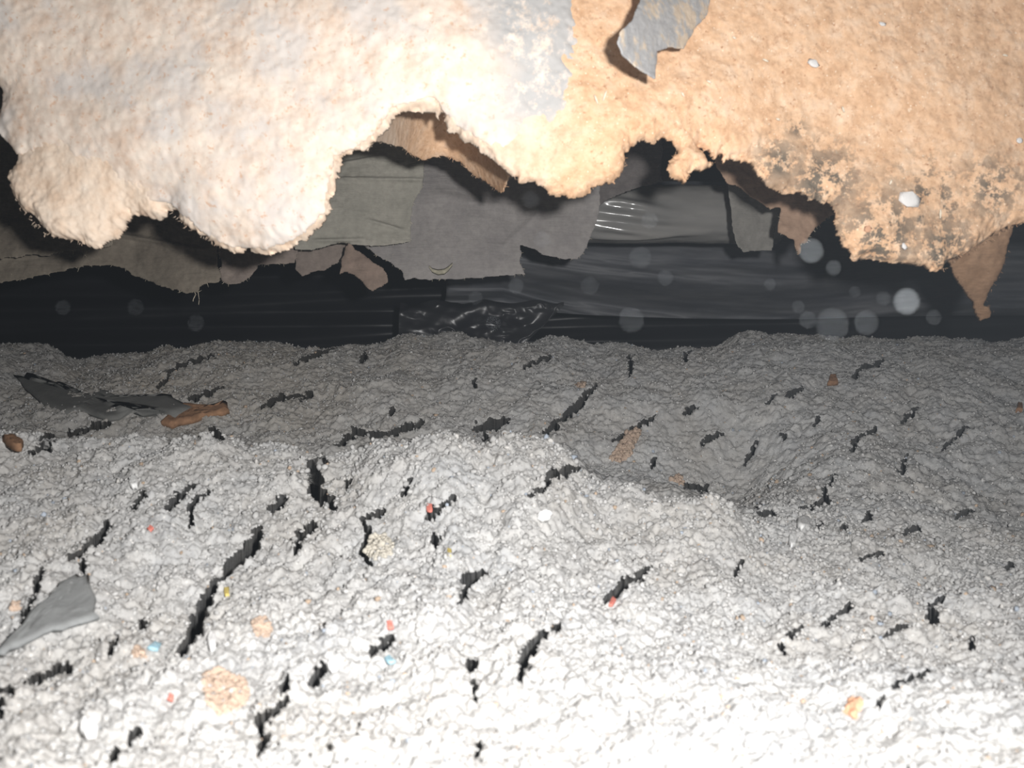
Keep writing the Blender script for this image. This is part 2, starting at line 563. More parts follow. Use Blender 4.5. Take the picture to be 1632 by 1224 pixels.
CRACKS = [
    ([(543, 707), (517, 723), (500, 747), (507, 763), (500, 780), (520, 793), (533, 810)], 9),
    ([(173, 830), (163, 853), (140, 870), (113, 890)], 5.5), ([(133, 893), (135, 913)], 3.5),
    ([(68, 907), (57, 933), (50, 963), (35, 983)], 3), ([(50, 977), (15, 1020), (0, 1043)], 3.2),
    ([(413, 843), (403, 870), (370, 900), (340, 933)], 7), ([(340, 933), (320, 973), (310, 1003), (287, 1043)], 8.5),
    ([(503, 837), (480, 857), (470, 877)], 6.5), ([(310, 775), (283, 790), (263, 813)], 4.5),
    ([(330, 783), (308, 803), (303, 837)], 3.4), ([(457, 792), (430, 813)], 4.5),
    ([(113, 692), (147, 680), (173, 678)], 7), ([(67, 695), (83, 695), (77, 707), (50, 723)], 5),
    ([(337, 683), (355, 700)], 7), ([(233, 783), (217, 800), (213, 813)], 3),
    ([(187, 1013), (173, 1043)], 4.5), ([(230, 990), (225, 1002)], 4.5),
    ([(116, 1069), (100, 1064), (74, 1075), (40, 1088)], 6), ([(0, 1101), (18, 1101)], 4.5), ([(0, 1112), (2, 1140)], 4.5),
    ([(432, 1138), (413, 1151), (423, 1178), (410, 1204)], 5.5), ([(185, 1194), (177, 1215)], 3.5), ([(222, 1162), (206, 1183)], 3.5),
    ([(544, 712), (564, 690), (604, 694)], 7), ([(604, 694), (644, 684), (671, 675)], 5),
    ([(757, 684), (777, 679), (811, 667)], 8), ([(774, 690), (774, 704)], 5),
    ([(951, 613), (927, 640), (897, 667), (871, 690)], 5.5),
    ([(921, 745), (891, 753), (877, 756), (867, 780), (844, 787)], 5), ([(1030, 772), (1040, 776)], 8),
    ([(1092, 778), (1128, 777)], 9), ([(1034, 907), (994, 930), (961, 960)], 6),
    ([(867, 1010), (837, 1043), (829, 1083)], 7), ([(894, 997), (877, 1003)], 3.5),
    ([(777, 910), (744, 923), (741, 943), (734, 963)], 4.5), ([(624, 1017), (594, 1040)], 5.5),
    ([(517, 1059), (498, 1091)], 7), ([(458, 1080), (448, 1101)], 4.5), ([(458, 1112), (432, 1138)], 4.5),
    ([(754, 1051), (752, 1069)], 5.5), ([(752, 1085), (760, 1117)], 3.5), ([(768, 1178), (757, 1210)], 3.5),
    ([(577, 823), (587, 850), (577, 880), (594, 900)], 3.2), ([(614, 813), (577, 830)], 3), ([(687, 813), (690, 827)], 5.5),
    ([(690, 850), (697, 870)], 3.4), ([(724, 793), (690, 817)], 3.2),
    ([(1398, 683), (1365, 700), (1355, 717)], 4.5), ([(1461, 650), (1438, 673)], 4.5), ([(1538, 683), (1501, 713)], 3.4),
    ([(1208, 703), (1198, 723), (1185, 740)], 3), ([(1335, 757), (1315, 780), (1318, 800), (1275, 812)], 3.2),
    ([(1445, 730), (1435, 753)], 3), ([(1208, 819), (1235, 815)], 6), ([(1388, 817), (1375, 830)], 5),
    ([(1300, 837), (1315, 834)], 5), ([(1343, 837), (1347, 841)], 5.5), ([(1551, 812), (1525, 825)], 4.5), ([(1468, 842), (1441, 850)], 5),
    ([(1501, 950), (1485, 967), (1488, 993)], 9), ([(1358, 963), (1311, 1000)], 4.5), ([(1275, 1000), (1258, 1010)], 5.5),
    ([(1245, 1027), (1251, 1040)], 6), ([(1445, 997), (1411, 1013)], 3.6), ([(1548, 1015), (1550, 1035)], 5.5),
    ([(1185, 893), (1171, 917)], 3.4), ([(1408, 880), (1371, 890)], 3.4),
    ([(1278, 617), (1255, 630)], 3.2), ([(1235, 630), (1221, 643)], 3.2), ([(1408, 577), (1371, 587), (1361, 600)], 3.2),
    ([(1115, 647), (1088, 657)], 3.2), ([(1100, 557), (1090, 575)], 3.2), ([(581, 557), (577, 577)], 3.2),
    ([(757, 603), (757, 615)], 3.4), ([(1004, 567), (1004, 600)], 3), ([(877, 567), (834, 587)], 3),
    ([(624, 647), (624, 660)], 3), ([(1044, 663), (1011, 683), (977, 703)], 3.2),
    ([(343, 567), (283, 583), (250, 617)], 2.6), ([(353, 617), (300, 637)], 3), ([(497, 630), (450, 633), (417, 650)], 3.2),
    ([(533, 553), (467, 580)], 2.6), ([(1150, 690), (1120, 706)], 3), ([(1245, 690), (1250, 700)], 3.2), ([(1306, 665), (1300, 680)], 3.2),
    ([(1600, 905), (1615, 900)], 5), ([(1405, 1110), (1400, 1125)], 4), ([(1480, 1070), (1420, 1095)], 3),
    ([(560, 762), (552, 778)], 3), ([(660, 760), (640, 790)], 2.8), ([(1045, 730), (1038, 745)], 3.2),
]

us, rows, HP, HVIS, HU, HPY = build_heap()
# open the cracks: push the surface away along the sight line into the heap
sx = 816 + F * HP[:, 0] / np.maximum(HP[:, 1], .05); sy = 612 - F * HP[:, 2] / np.maximum(HP[:, 1], .05)
push = np.zeros(len(HP), np.float32)
jit = fbm(sx / 9, sy / 9, sx * 0, 3, 77)
jx = sx + 3.5 * vnoise(sx / 8, sy / 8, sx * 0 + 5, 78) + 2.2 * vnoise(sx / 3.7, sy / 3.7, sx * 0 + 2, 81); jy = sy + 3.5 * vnoise(sx / 8, sy / 8, sx * 0 + 9, 79) + 2.2 * vnoise(sx / 3.7, sy / 3.7, sx * 0 + 3, 82)
for pts, w in CRACKS:
    p = np.array(pts, np.float32)
    lo = p.min(0) - 3 * w - 6; hi = p.max(0) + 3 * w + 6
    sel = np.flatnonzero((sx > lo[0]) & (sx < hi[0]) & (sy > lo[1]) & (sy < hi[1]) & HVIS)
    if not len(sel): continue
    q = np.stack([jx[sel], jy[sel]], 1)
    d = np.full(len(sel), 1e6, np.float32)
    tt = np.zeros(len(sel), np.float32)
    L = len(p) - 1
    for i in range(L):
        e = p[i + 1] - p[i]
        t = np.clip(((q - p[i]) @ e) / float(e @ e), 0, 1)
        dd = np.hypot(*(q - p[i] - t[:, None] * e).T)
        m = dd < d
        d = np.where(m, dd, d); tt = np.where(m, (i + t) / L, tt)
    far = np.where(HP[sel, 1] > .86, .68, np.where(p[0, 0] > 1150, .8, 1.1))
    ww = far * w * (0.30 + 1.15 * np.sqrt(np.clip(tt * (1 - tt), 0, .25))) * (1 + 1.1 * jit[sel]) + .7
    k = sstep(1.15, .65, d / ww)
    push[sel] = np.maximum(push[sel], k)
depthpush = np.where(HP[:, 1] < .80, .30, .50)
ray = HP / np.linalg.norm(HP, axis=1)[:, None]
HP = HP + (push * depthpush)[:, None] * (ray * np.array([1, 1, 1]) + np.array([0, 0, -.12]))
nr, nc = len(rows), len(us)
gi = np.arange(nr * nc).reshape(nr, nc)
HQ = np.stack([gi[:-1, :-1], gi[:-1, 1:], gi[1:, 1:], gi[1:, :-1]], -1).reshape(-1, 4)
qp = push[HQ]
HQ = HQ[qp.min(1) < .93]                         # the cracks run open into the heap
heap_me = mesh_np('insulation_heap', HP, HQ)
heap_me.polygons.foreach_set('use_smooth', push[HQ].max(1) < .03)
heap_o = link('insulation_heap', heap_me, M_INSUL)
tag(heap_o, 'grey loose-fill cellulose insulation heaped across the cavity floor', 'insulation', kind='stuff')
heap_o['origin'] = [0.0, 0.0, 0.0]

# surface lookup: the visible heap vertex nearest to a picture point
ssx = 816 + F * HP[:, 0] / np.maximum(HP[:, 1], .05); ssy = 612 - F * HP[:, 2] / np.maximum(HP[:, 1], .05)
VISI = np.flatnonzero(HVIS & (push < .02) & (ssx > -150) & (ssx < 1780) & (ssy < 1270))
G2 = HP.reshape(nr, nc, 3)
du = np.zeros_like(G2); dv = np.zeros_like(G2)
du[:, 1:-1] = G2[:, 2:] - G2[:, :-2]; dv[1:-1] = G2[2:] - G2[:-2]
HN = np.cross(du, dv).reshape(-1, 3)
HN /= np.maximum(np.linalg.norm(HN, axis=1)[:, None], 1e-9)


def ground(px, py):
    d = (ssx[VISI] - px) ** 2 + (ssy[VISI] - py) ** 2
    k = VISI[np.argmin(d + 0 * HP[VISI, 1])]
    return HP[k].copy(), HN[k].copy()


# ---------------------------------------------------------------- fluff: tiny crumbs in one mesh
ICO_V = None
def ico():
    t = (1 + 5 ** .5) / 2
    v = np.array([(-1, t, 0), (1, t, 0), (-1, -t, 0), (1, -t, 0), (0, -1, t), (0, 1, t), (0, -1, -t), (0, 1, -t), (t, 0, -1), (t, 0, 1), (-t, 0, -1), (-t, 0, 1)], float)
    v /= np.linalg.norm(v[0])
    f = np.array([(0, 11, 5), (0, 5, 1), (0, 1, 7), (0, 7, 10), (0, 10, 11), (1, 5, 9), (5, 11, 4), (11, 10, 2), (10, 7, 6), (7, 1, 8),
                  (3, 9, 4), (3, 4, 2), (3, 2, 6), (3, 6, 8), (3, 8, 9), (4, 9, 5), (2, 4, 11), (6, 2, 10), (8, 6, 7), (9, 8, 1)])
    return v, f


IV, IF = ico()


OV = np.array([(1, 0, 0), (-1, 0, 0), (0, 1, 0), (0, -1, 0), (0, 0, 1), (0, 0, -1)], float)
OF = np.array([(0, 2, 4), (2, 1, 4), (1, 3, 4), (3, 0, 4), (2, 0, 5), (1, 2, 5), (3, 1, 5), (0, 3, 5)])


def crumbs(name, n, rpx, seed, parent, IV, IF, tones, ymax=1.6, ymin=0):
    r = np.random.default_rng(seed)
    pool = VISI[(HP[VISI, 1] < ymax) & (HP[VISI, 1] > ymin)]
    k = r.choice(pool, n)
    Y = HP[k, 1]
    rad = r.uniform(rpx[0], rpx[1], n) ** 1.0 / F * np.clip(Y, .3, .62) * np.where(Y > .85, .78, 1.0) * r.choice([.6, .8, 1, 1.35], n)
    nv = len(IV)
    jv = 1 + r.uniform(-.3, .3, (n, nv, 1))
    sc3 = r.uniform(.55, 1.35, (n, 1, 3))
    V = HP[k][:, None, :] + HN[k][:, None, :] * rad[:, None, None] * .3 + IV[None] * jv * sc3 * rad[:, None, None]
    T = IF[None] + (np.arange(n) * nv)[:, None, None]
    me = mesh_np(name, V.reshape(-1, 3), None, T.reshape(-1, 3))
    tone = r.uniform(tones[0], tones[1], n)[:, None] * np.array([1.0, .99, .97])
    hue = r.random(n)
    tone = np.where((hue < .02)[:, None], tone * np.array([1.0, .78, .6]), tone)
    tone = np.where(((hue > .05) & (hue < .06))[:, None], tone * np.array([.8, .9, 1.05]), tone)
    ca = me.color_attributes.new('tone', 'FLOAT_COLOR', 'POINT')
    c = np.ones((n, nv, 4), np.float32); c[:, :, :3] = tone[:, None, :]
    ca.data.foreach_set('color', c.ravel())
    o = link(name, me, M_CHIPS, parent)
    o['kind'] = 'stuff'
    return o


crumbs('insulation_crumbs', 29000, (1.4, 4.2), 21, heap_o, IV, IF, (.40, .60))
crumbs('insulation_specks', 50000, (.9, 2.2), 22, heap_o, OV, OF, (.36, .72))

crumbs('pale_specks', 3000, (2.2, 4.2), 23, heap_o, OV, OF, (.58, .78), 1.6, .80)

# flakes of about ten pixels, each a part of the heap
def blob_mesh(name, seed, flat=.6, sub=1):
    r = np.random.default_rng(seed)
    v = IV * (1 + r.uniform(-.28, .28, (12, 1))) * np.array([1, r.uniform(.7, 1.2), flat])
    return mesh_np(name, v, None, IF)


flake_meshes = [blob_mesh('insulation_flake', 100 + i, .65) for i in range(5)]
for m in flake_meshes: m.materials.append(M_FLAKE)
rr = np.random.default_rng(5)
pool = VISI[(HP[VISI, 1] < .82)]
for i, k in enumerate(rr.choice(pool, 220)):
    o = link('insulation_flake', flake_meshes[i % 5], None, heap_o)
    s = rr.uniform(3.6, 6.5) / F * HP[k, 1]
    o.location = HP[k] + HN[k] * s * .15
    o.rotation_euler = rr.uniform(0, 6.28, 3)
    o.scale = (s, s * rr.uniform(.6, 1), s * rr.uniform(.7, 1))


# ---------------------------------------------------------------- torn fibreboard across the top
BOARD_EDGE = [(-700, 120), (-300, 200), (-120, 150), (-30, 110), (0, 128), (4, 138), (-2, 150), (-8, 200), (2, 214), (12, 232), (18, 240), (15, 252), (3, 264),
    (0, 280), (4, 300), (12, 318), (18, 330), (40, 338), (52, 352), (70, 372), (105, 378), (118, 384), (132, 392), (145, 392), (165, 380),
    (178, 375), (186, 362), (196, 350), (200, 338), (215, 338), (228, 344), (245, 347), (254, 340), (256, 330), (268, 327), (275, 331),
    (276, 342), (286, 352), (293, 360), (310, 368), (330, 382), (352, 393), (372, 399), (381, 396), (385, 384), (391, 397), (405, 401), (440, 396),
    (470, 383), (500, 362), (518, 338), (524, 328), (521, 312), (528, 292), (535, 262), (537, 241), (548, 236), (575, 228), (600, 209),
    (614, 196), (620, 184), (630, 172), (655, 168), (680, 167), (696, 178), (704, 170), (707, 190), (712, 200), (725, 203), (735, 218),
    (750, 222), (765, 233), (776, 241), (790, 252), (803, 264), (815, 272), (820, 273), (828, 284), (848, 282), (860, 288), (870, 292),
    (878, 304), (890, 307), (930, 307), (942, 300), (945, 292), (962, 288), (980, 285), (995, 270), (1000, 255), (1001, 236), (1010, 225),
    (1030, 215), (1045, 222), (1058, 212), (1075, 218), (1083, 230), (1080, 245), (1068, 252), (1067, 262), (1075, 277), (1088, 286),
    (1096, 288), (1100, 272), (1112, 263), (1128, 269), (1140, 258), (1132, 242), (1120, 224), (1134, 233), (1145, 246), (1155, 240),
    (1159, 251), (1175, 247), (1200, 252), (1210, 265), (1218, 276), (1230, 290), (1250, 300), (1280, 301), (1300, 310), (1335, 318),
    (1343, 330), (1340, 348), (1345, 362), (1350, 385), (1362, 396), (1372, 410), (1390, 408), (1405, 405), (1420, 412), (1450, 418),
    (1480, 420), (1500, 428), (1515, 425), (1530, 410), (1555, 400), (1580, 385), (1600, 370), (1620, 358), (1650, 350), (1800, 360),
    (2000, 330), (2500, 340)]
BOARD = BOARD_EDGE + [(2500, -420), (-700, -420)]


def board_depth(px, py):
    d = .585 - .045 * np.exp(-((px - 700) / 520) ** 2 - ((py - 180) / 420) ** 2)
    d = d - .015 * sstep(300, -700, px) * 0 + .012 * fbm(px / 260, py / 200, px * 0, 2, 33)
    return d


def board_relief(px, py, s):
    """crumbled, thinner margin and soft lumps"""
    lump = .46 - worley(px / 17, py / 17, px * 0 + .5, 120)
    lump2 = .46 - worley(px / 8, py / 8, px * 0 + .5, 130)
    e = np.exp(-s / 24)
    return .0028 * lump * (.08 + e) + .0014 * lump2 * (.2 + e) - .006 * e + .006 * fbm(px / 70, py / 70, px * 0, 3, 140) * (.25 + e)


b0 = at(816, -420, .56)
board = thing('torn_fibreboard', 'torn orange-tan fibreboard hanging ragged across the cavity opening', 'board', (0, .56, b0[2]))
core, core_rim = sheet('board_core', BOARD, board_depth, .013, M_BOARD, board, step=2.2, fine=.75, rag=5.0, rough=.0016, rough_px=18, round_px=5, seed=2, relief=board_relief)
fibres('edge_fibres', core_rim, M_BOARD, board, 520, 7, .4, 4, only=lambda x, y: x > 30)

SKIN = [(-700, 60), (-120, 110), (-40, 80), (-14, 130), (-14, 205), (20, 244), (60, 243), (95, 246), (112, 262), (150, 275), (180, 298), (200, 312), (238, 318), (262, 318), (281, 338),
        (318, 368), (360, 391), (420, 394), (476, 374), (512, 338), (518, 300), (530, 245), (566, 226), (600, 202), (622, 166), (690, 152), (722, 190), (765, 220),
        (800, 236), (836, 230), (850, 200), (872, 224), (895, 205), (904, 186), (911, 160), (918, 128), (926, 92), (931, 55), (937, 10), (940, -60), (930, -420), (-700, -420)]
skin, skin_rim = sheet('pale_facing', SKIN, lambda x, y: board_depth(x, y) - .0028, .002, M_SKIN, board, step=3, rag=5, rough=.0016, rough_px=18, round_px=4, seed=5, relief=board_relief)
skin['label'] = 'pale pinkish-grey facing still stuck to the left half'

STRIP = [(572, 224), (598, 200), (618, 180), (630, 166), (668, 158), (712, 176), (752, 205), (800, 235), (822, 255), (820, 274), (812, 280), (806, 294), (803, 302), (797, 305), (790, 300),
         (780, 291), (760, 281), (745, 271), (735, 258), (715, 248), (690, 248), (675, 253), (655, 245), (640, 233), (620, 227), (605, 222), (592, 223), (584, 238), (580, 236)]


def strip_depth(px, py):
    t = np.clip((px - 590) / 235, 0, 1)
    return board_depth(px, py) + .012 + .15 * np.sin(np.pi * t) ** .8 + .0004 * (py - 230)


strip, strip_rim = sheet('peeled_strip', STRIP, strip_depth, .006, M_BOARD, board, step=2.2, rag=3.2, rough=.0016, seed=8)
strip['label'] = 'strip of board peeled back behind a dark slot'
fibres('strip_fibres', strip_rim, M_BOARD, board, 120, 9, .5, 6, only=lambda x, y: y > 222)

FLAP = [(1018, -90), (1020, 0), (1007, 33), (988, 50), (984, 67), (992, 87), (1011, 103), (1024, 113), (1044, 125), (1047, 100), (1049, 80), (1070, 74), (1090, 76), (1108, 45), (1128, 22), (1132, 0), (1150, -90)]


def flap_depth(px, py):
    t = np.clip((px - 985) / 150, 0, 1)
    return board_depth(px, py) - .008 - .095 * (1 - t) ** 1.0 * sstep(-140, 40, py)


flap, flap_rim = sheet('curled_flap', FLAP, flap_depth, .002, M_GREY, board, step=2, rag=2.2, rough=.0015, seed=12)
flap['label'] = 'grey flap of facing curling off the board'

SHARD = [(1480, 380), (1500, 405), (1518, 418), (1528, 443), (1538, 460), (1555, 480), (1558, 497), (1566, 511), (1580, 506), (1587, 497), (1581, 488), (1572, 486), (1582, 463), (1598, 433), (1607, 403), (1616, 368), (1640, 320), (1560, 320)]
shard, shard_rim = sheet('hanging_shard', SHARD, lambda x, y: board_depth(x, y) + .03 + .0003 * (y - 350), .006, M_SHARD, board, step=2.4, rag=3, rough=.002, seed=14)
shard['label'] = 'brown pointed shard hanging from the board edge'
fibres('shard_fibres', shard_rim, M_SHARD, board, 30, 6, .5, 16, only=lambda x, y: y > 400)

# pale and orange chips caught in the board face
M_WHITE = mat_plain('white_plaster_crumb', (0.80, 0.78, 0.76), .9, .2, .15)
M_ORANGE = mat_plain('orange_chip', (0.66, 0.38, 0.24), .9, .2, .2)
M_CREAM = mat_plain('cream_splinter', (0.88, 0.78, 0.62), .9, .2, .15)
chip_me = [blob_mesh('board_chip', 300 + i, .7) for i in range(3)]
def board_chip(name, px, py, rx, rz, mat, rot, lab=None, i=0, off=.002):
    me = chip_me[i].copy(); me.materials.clear(); me.materials.append(mat)
    D = float(board_depth(np.array([float(px)]), np.array([float(py)]))[0]) - off
    o = link(name, me, mat, board)
    q = at(px, py, D)
    o.location = (q[0] - board.location[0], q[1] - board.location[1], q[2] - board.location[2])
    o.scale = (rx / F * D, .22 * min(rx, rz) / F * D, rz / F * D)
    o.rotation_euler = (0, rot, 0)
    if lab: o['label'] = lab
board_chip('plaster_blob', 1449, 318, 21, 19, M_WHITE, .3, 'white plaster blob on the mouldy edge')
board_chip('plaster_blob', 1296, 102, 12, 10, M_WHITE, .6, 'white plaster blob', 1)
board_chip('board_chip', 1406, 38, 6, 5, M_WHITE, .2, None, 2)
board_chip('board_chip', 1625, 224, 6, 7, M_WHITE, .1, None, 0)
board_chip('board_chip', 1383, 366, 7, 10, M_ORANGE, .3, 'orange chip', 1)
board_chip('board_chip', 1441, 392, 6, 6, M_WHITE, 1, None, 2)
for px, py, l, r in ((950, 158, 9, 1.2), (964, 152, 10, 1.9), (1220, 96, 6, .4), (1344, 174, 6, 1.2), (1130, 130, 5, .5), (1499, 340, 9, 1.6), (1602, 88, 5, .2), (1420, 290, 5, 2), (1088, 150, 5, 1), (1240, 190, 4, .4), (1170, 60, 4, .4)):
    board_chip('wood_splinter', px, py, l, 2.4, M_CREAM, r, None, 0, .003)

# ---------------------------------------------------------------- torn paper layers behind the board
def flat(d, sx=0.0, sy=0.0, wav=.012, wl=120, seed=1):
    return lambda px, py: d + sx * (px - 816) / 816 + sy * (py - 350) / 350 + wav * fbm(px / wl, py / wl, px * 0 + seed, 2, seed)


def crease(lines, amp=.004, w=5):
    def f(px, py, s):
        t = 0 * px
        for (x0, y0, x1, y1) in lines:
            yy = y0 + (y1 - y0) * (px - x0) / (x1 - x0)
            t = t + amp * np.exp(-((py - yy) / w) ** 2) * sstep(x0 - 12, x0 + 12, px) * sstep(x1 + 12, x1 - 12, px)
        return t
    return f


def smear(parent, pts, w, Y, mat, name='pale_stain'):
    base = np.array(parent['origin'])
    V = []; Q = []
    for i, (x, y) in enumerate(pts):
        ww = w * (.5 + math.sin(math.pi * (i + .3) / len(pts)))
        for dy, dz in ((-ww, 0), (-ww * .4, -.0015), (ww * .4, -.0015), (ww, 0)):
            q = at(x, y + dy, Y)
            V.append((q[0] - base[0], q[1] + dz - base[1], q[2] - base[2]))
    for i in range(len(pts) - 1):
        for k in range(3): Q.append((4 * i + k, 4 * i + k + 1, 4 * i + k + 5, 4 * i + k + 4))
        Q.append((4 * i + 3, 4 * i, 4 * i + 4, 4 * i + 7))
    Q.append((0, 1, 2, 3)); n = len(V); Q.append((n - 1, n - 2, n - 3, n - 4))
    return link(name, mesh_np(name, V, Q), mat, parent)


S1 = [(-500, 85), (-500, 470), (-150, 455), (0, 450), (20, 448), (50, 443), (87, 435), (100, 433), (113, 427), (133, 424), (160, 423), (187, 423), (200, 430), (213, 440), (240, 448),
      (267, 460), (287, 465), (300, 467), (317, 467), (320, 453), (334, 451), (348, 450), (352, 440), (347, 420), (345, 395), (343, 300), (330, 85)]
o, rim = sheet('paper_strip', S1, flat(1.02, 0, -.05, .02, 160, 3), .0015, M_PAPER_BROWN, None, step=2, rag=4, rough=.004, rough_px=40, seed=21,
               relief=crease([(-60, 412, 58, 405), (-60, 380, 180, 392), (60, 350, 330, 400)], .006, 4))
smear(o, [(311, 466), (312, 470), (309, 476), (308, 480)], .9, .985, M_CREAM, 'hanging_thread')
smear(o, [(316, 465), (317, 471), (318, 478), (317, 485)], 1.1, .985, M_CREAM, 'hanging_thread')
tag(o, 'brown torn paper strip hanging behind the board, sagging lowest at left', 'paper')
fibres('torn_fibres', rim, M_CREAM, o, 22, 9, .5, 22, only=lambda x, y: y > 400)

S1b = [(-500, 62), (-500, 405), (-100, 410), (0, 411), (26, 410), (52, 405), (66, 408), (90, 404), (108, 400), (122, 398), (135, 404), (150, 396), (178, 392), (200, 300), (190, 62)]
o, rim = sheet('paper_strip', S1b, flat(.985, 0, -.05, .015, 120, 5), .0012, M_PAPER_BROWN, None, step=2, rag=3.5, rough=.003, rough_px=40, seed=23)
tag(o, 'dull brown paper overlay above the long strip, under the board corner', 'paper')
fibres('torn_fibres', rim, M_CREAM, o, 14, 8, .4, 24, only=lambda x, y: y > 380)

S2 = [(340, 85), (346, 396), (352, 420), (350, 436), (354, 449), (367, 453), (383, 453), (400, 440), (413, 423), (430, 420), (455, 421), (469, 419), (474, 400), (480, 85)]
o, rim = sheet('paper_scrap', S2, flat(1.03, 0, -.05, .015, 90, 7), .0015, M_PAPER_PINK, None, step=2, rag=3, rough=.003, rough_px=30, seed=26)
tag(o, 'dusty brown paper scrap between strip and grey felt, under the round board lobe', 'paper')
fibres('torn_fibres', rim, M_CREAM, o, 25, 7, .4, 27, only=lambda x, y: y > 410)

S3 = [(466, 100), (468, 400), (472, 430), (480, 441), (500, 433), (520, 430), (533, 421), (548, 414), (556, 398), (566, 384), (570, 100)]
o, rim = sheet('paper_scrap', S3, flat(1.085, 0, 0, .005, 90, 9), .0015, M_PAPER_PINK, None, step=2, rag=3, rough=.003, rough_px=30, seed=28)
tag(o, 'small brown paper scrap with a notched tip left of the loose flake', 'paper')

F1 = [(542, 436), (544, 417), (551, 392), (558, 386), (566, 398), (577, 403), (594, 417), (611, 427), (617, 437), (619, 450), (607, 457), (594, 463), (587, 460), (577, 450), (564, 437), (552, 434)]
o, rim = sheet('board_flake', F1, flat(1.00, 0, 0, .01, 40, 11), .004, mat_paper('rusty_flake', (0.24, 0.185, 0.15), (0.36, 0.27, 0.22)), None, step=2.2, rag=2.5, rough=.004, rough_px=20, seed=30)
tag(o, 'rusty brown flake dangling beside the big dark felt sheet', 'flake')

S4 = [(500, 70), (676, 70), (677, 247), (673, 300), (660, 320), (655, 345), (654, 384), (640, 388), (600, 392), (575, 392), (545, 386), (520, 392), (500, 398), (470, 398), (465, 380), (490, 300)]
o, rim = sheet('felt_sheet', S4, flat(1.0, 0, -.03, .012, 110, 13), .0016, M_PAPER_GREY, None, step=2.1, rag=2.2, rough=.003, rough_px=40, seed=32,
               relief=crease([(540, 285, 680, 287), (540, 262, 600, 252), (500, 384, 580, 382), (590, 352, 640, 366)], .005, 3))
tag(o, 'pale grey felt paper sheet with level creases, right of the board lobe', 'felt paper')
fibres('torn_fibres', rim, M_CREAM, o, 60, 6, .35, 33, only=lambda x, y: y > 240)

S5 = [(560, 380), (581, 392), (594, 401), (611, 413), (624, 421), (641, 431), (645, 446), (661, 443), (684, 447), (694, 445), (731, 445), (757, 443), (797, 439), (837, 437), (836, 430), (827, 417), (831, 402),
      (829, 391), (834, 392), (851, 397), (864, 407), (894, 412), (921, 413), (928, 405), (937, 387), (944, 373), (951, 353), (957, 327), (955, 92), (640, 92), (648, 330), (640, 372)]
o, rim = sheet('felt_sheet', S5, flat(1.04, 0, -.03, .016, 120, 15), .0016, M_PAPER_DARK, None, step=2.1, rag=2.6, rough=.003, rough_px=50, seed=34,
               relief=crease([(690, 310, 800, 330), (800, 395, 860, 340)], .003, 8))
tag(o, 'large dark grey felt sheet hanging in the middle, pale stain near its hem', 'felt paper')
fibres('torn_fibres', rim, M_CREAM, o, 60, 6, .4, 35, only=lambda x, y: y > 380)
M_STAIN = mat_plain('cream_stain', (0.46, 0.43, 0.33), .95, .1, .4)
smear(o, [(684, 425), (689, 431), (698, 434), (708, 433), (715, 428), (721, 421)], 3.2, 1.026, M_STAIN)

S7 = [(930, 100), (1056, 100), (1056, 240), (1054, 262), (1056, 290), (1040, 294), (1011, 301), (977, 314), (957, 327), (940, 333)]
o, rim = sheet('felt_sheet', S7, flat(1.06, 0, -.02, .01, 90, 17), .0016, mat_paper('brown_black_felt', (0.15, 0.135, 0.13), (0.22, 0.20, 0.19)), None, step=3, rag=2.5, rough=.003, seed=36)
tag(o, 'brown-black felt remnant above the shiny plastic film', 'felt paper')

S9 = [(1136, -57), (1142, 262), (1160, 290), (1180, 299), (1200, 314), (1230, 332), (1246, 331), (1243, 352), (1241, 368), (1255, 378), (1266, 382), (1269, 396), (1273, 408), (1278, 402), (1277, 390), (1287, 386), (1294, 372), (1302, 362), (1330, 340), (1350, 300), (1290, -57)]
o, rim = sheet('fibre_scrap', S9, flat(.83, 0, 0, .008, 60, 19), .004, M_FIBRE_BROWN, None, step=2.4, rag=3, rough=.004, rough_px=22, seed=38)
tag(o, 'reddish brown fibre scrap hanging right of the small grey felt tongue', 'board scrap')
fibres('torn_fibres', rim, M_CREAM, o, 40, 7, .45, 39, only=lambda x, y: y > 330)

S8 = [(1150, 86), (1160, 293), (1165, 333), (1168, 367), (1175, 393), (1185, 401), (1208, 400), (1231, 399), (1235, 370), (1241, 347), (1246, 328), (1250, 300), (1240, 86)]
o, rim = sheet('felt_tongue', S8, flat(1.03, 0, 0, .006, 60, 20), .0016, mat_paper('mid_grey_felt', (0.23, 0.22, 0.20), (0.31, 0.295, 0.27)), None, step=2.4, rag=1.8, rough=.003, rough_px=40, seed=41)
tag(o, 'small grey felt tongue hanging right of the shiny plastic film', 'felt paper')

# ---------------------------------------------------------------- plastic film at the back
def grid_obj(name, fn, nu, nv, mat, thick=.0008, kind_loc=None):
    """a film built from fn(u,v) -> (x,y,z), with a back face and rims"""
    u, v = np.meshgrid(np.linspace(0, 1, nu), np.linspace(0, 1, nv))
    V = np.stack(fn(u.ravel(), v.ravel()), 1)
    n = nu * nv
    B = V + np.array([0, thick, 0])
    g = np.arange(n).reshape(nv, nu)
    q = np.stack([g[:-1, :-1], g[1:, :-1], g[1:, 1:], g[:-1, 1:]], -1).reshape(-1, 4)
    ring = np.concatenate([g[0, :], g[1:, -1], g[-1, -2::-1], g[-2:0:-1, 0]])
    nx = np.roll(ring, -1)
    side = np.stack([ring, nx, nx + n, ring + n], 1)
    V = np.concatenate([V, B])
    base = np.array([V[:, 0].mean(), V[:, 1].mean(), V[:, 2].min()])
    o = link(name, mesh_np(name, V - base, np.concatenate([q, q[:, ::-1] + n, side])), mat, None, base)
    o['origin'] = [float(t) for t in base]
    return o


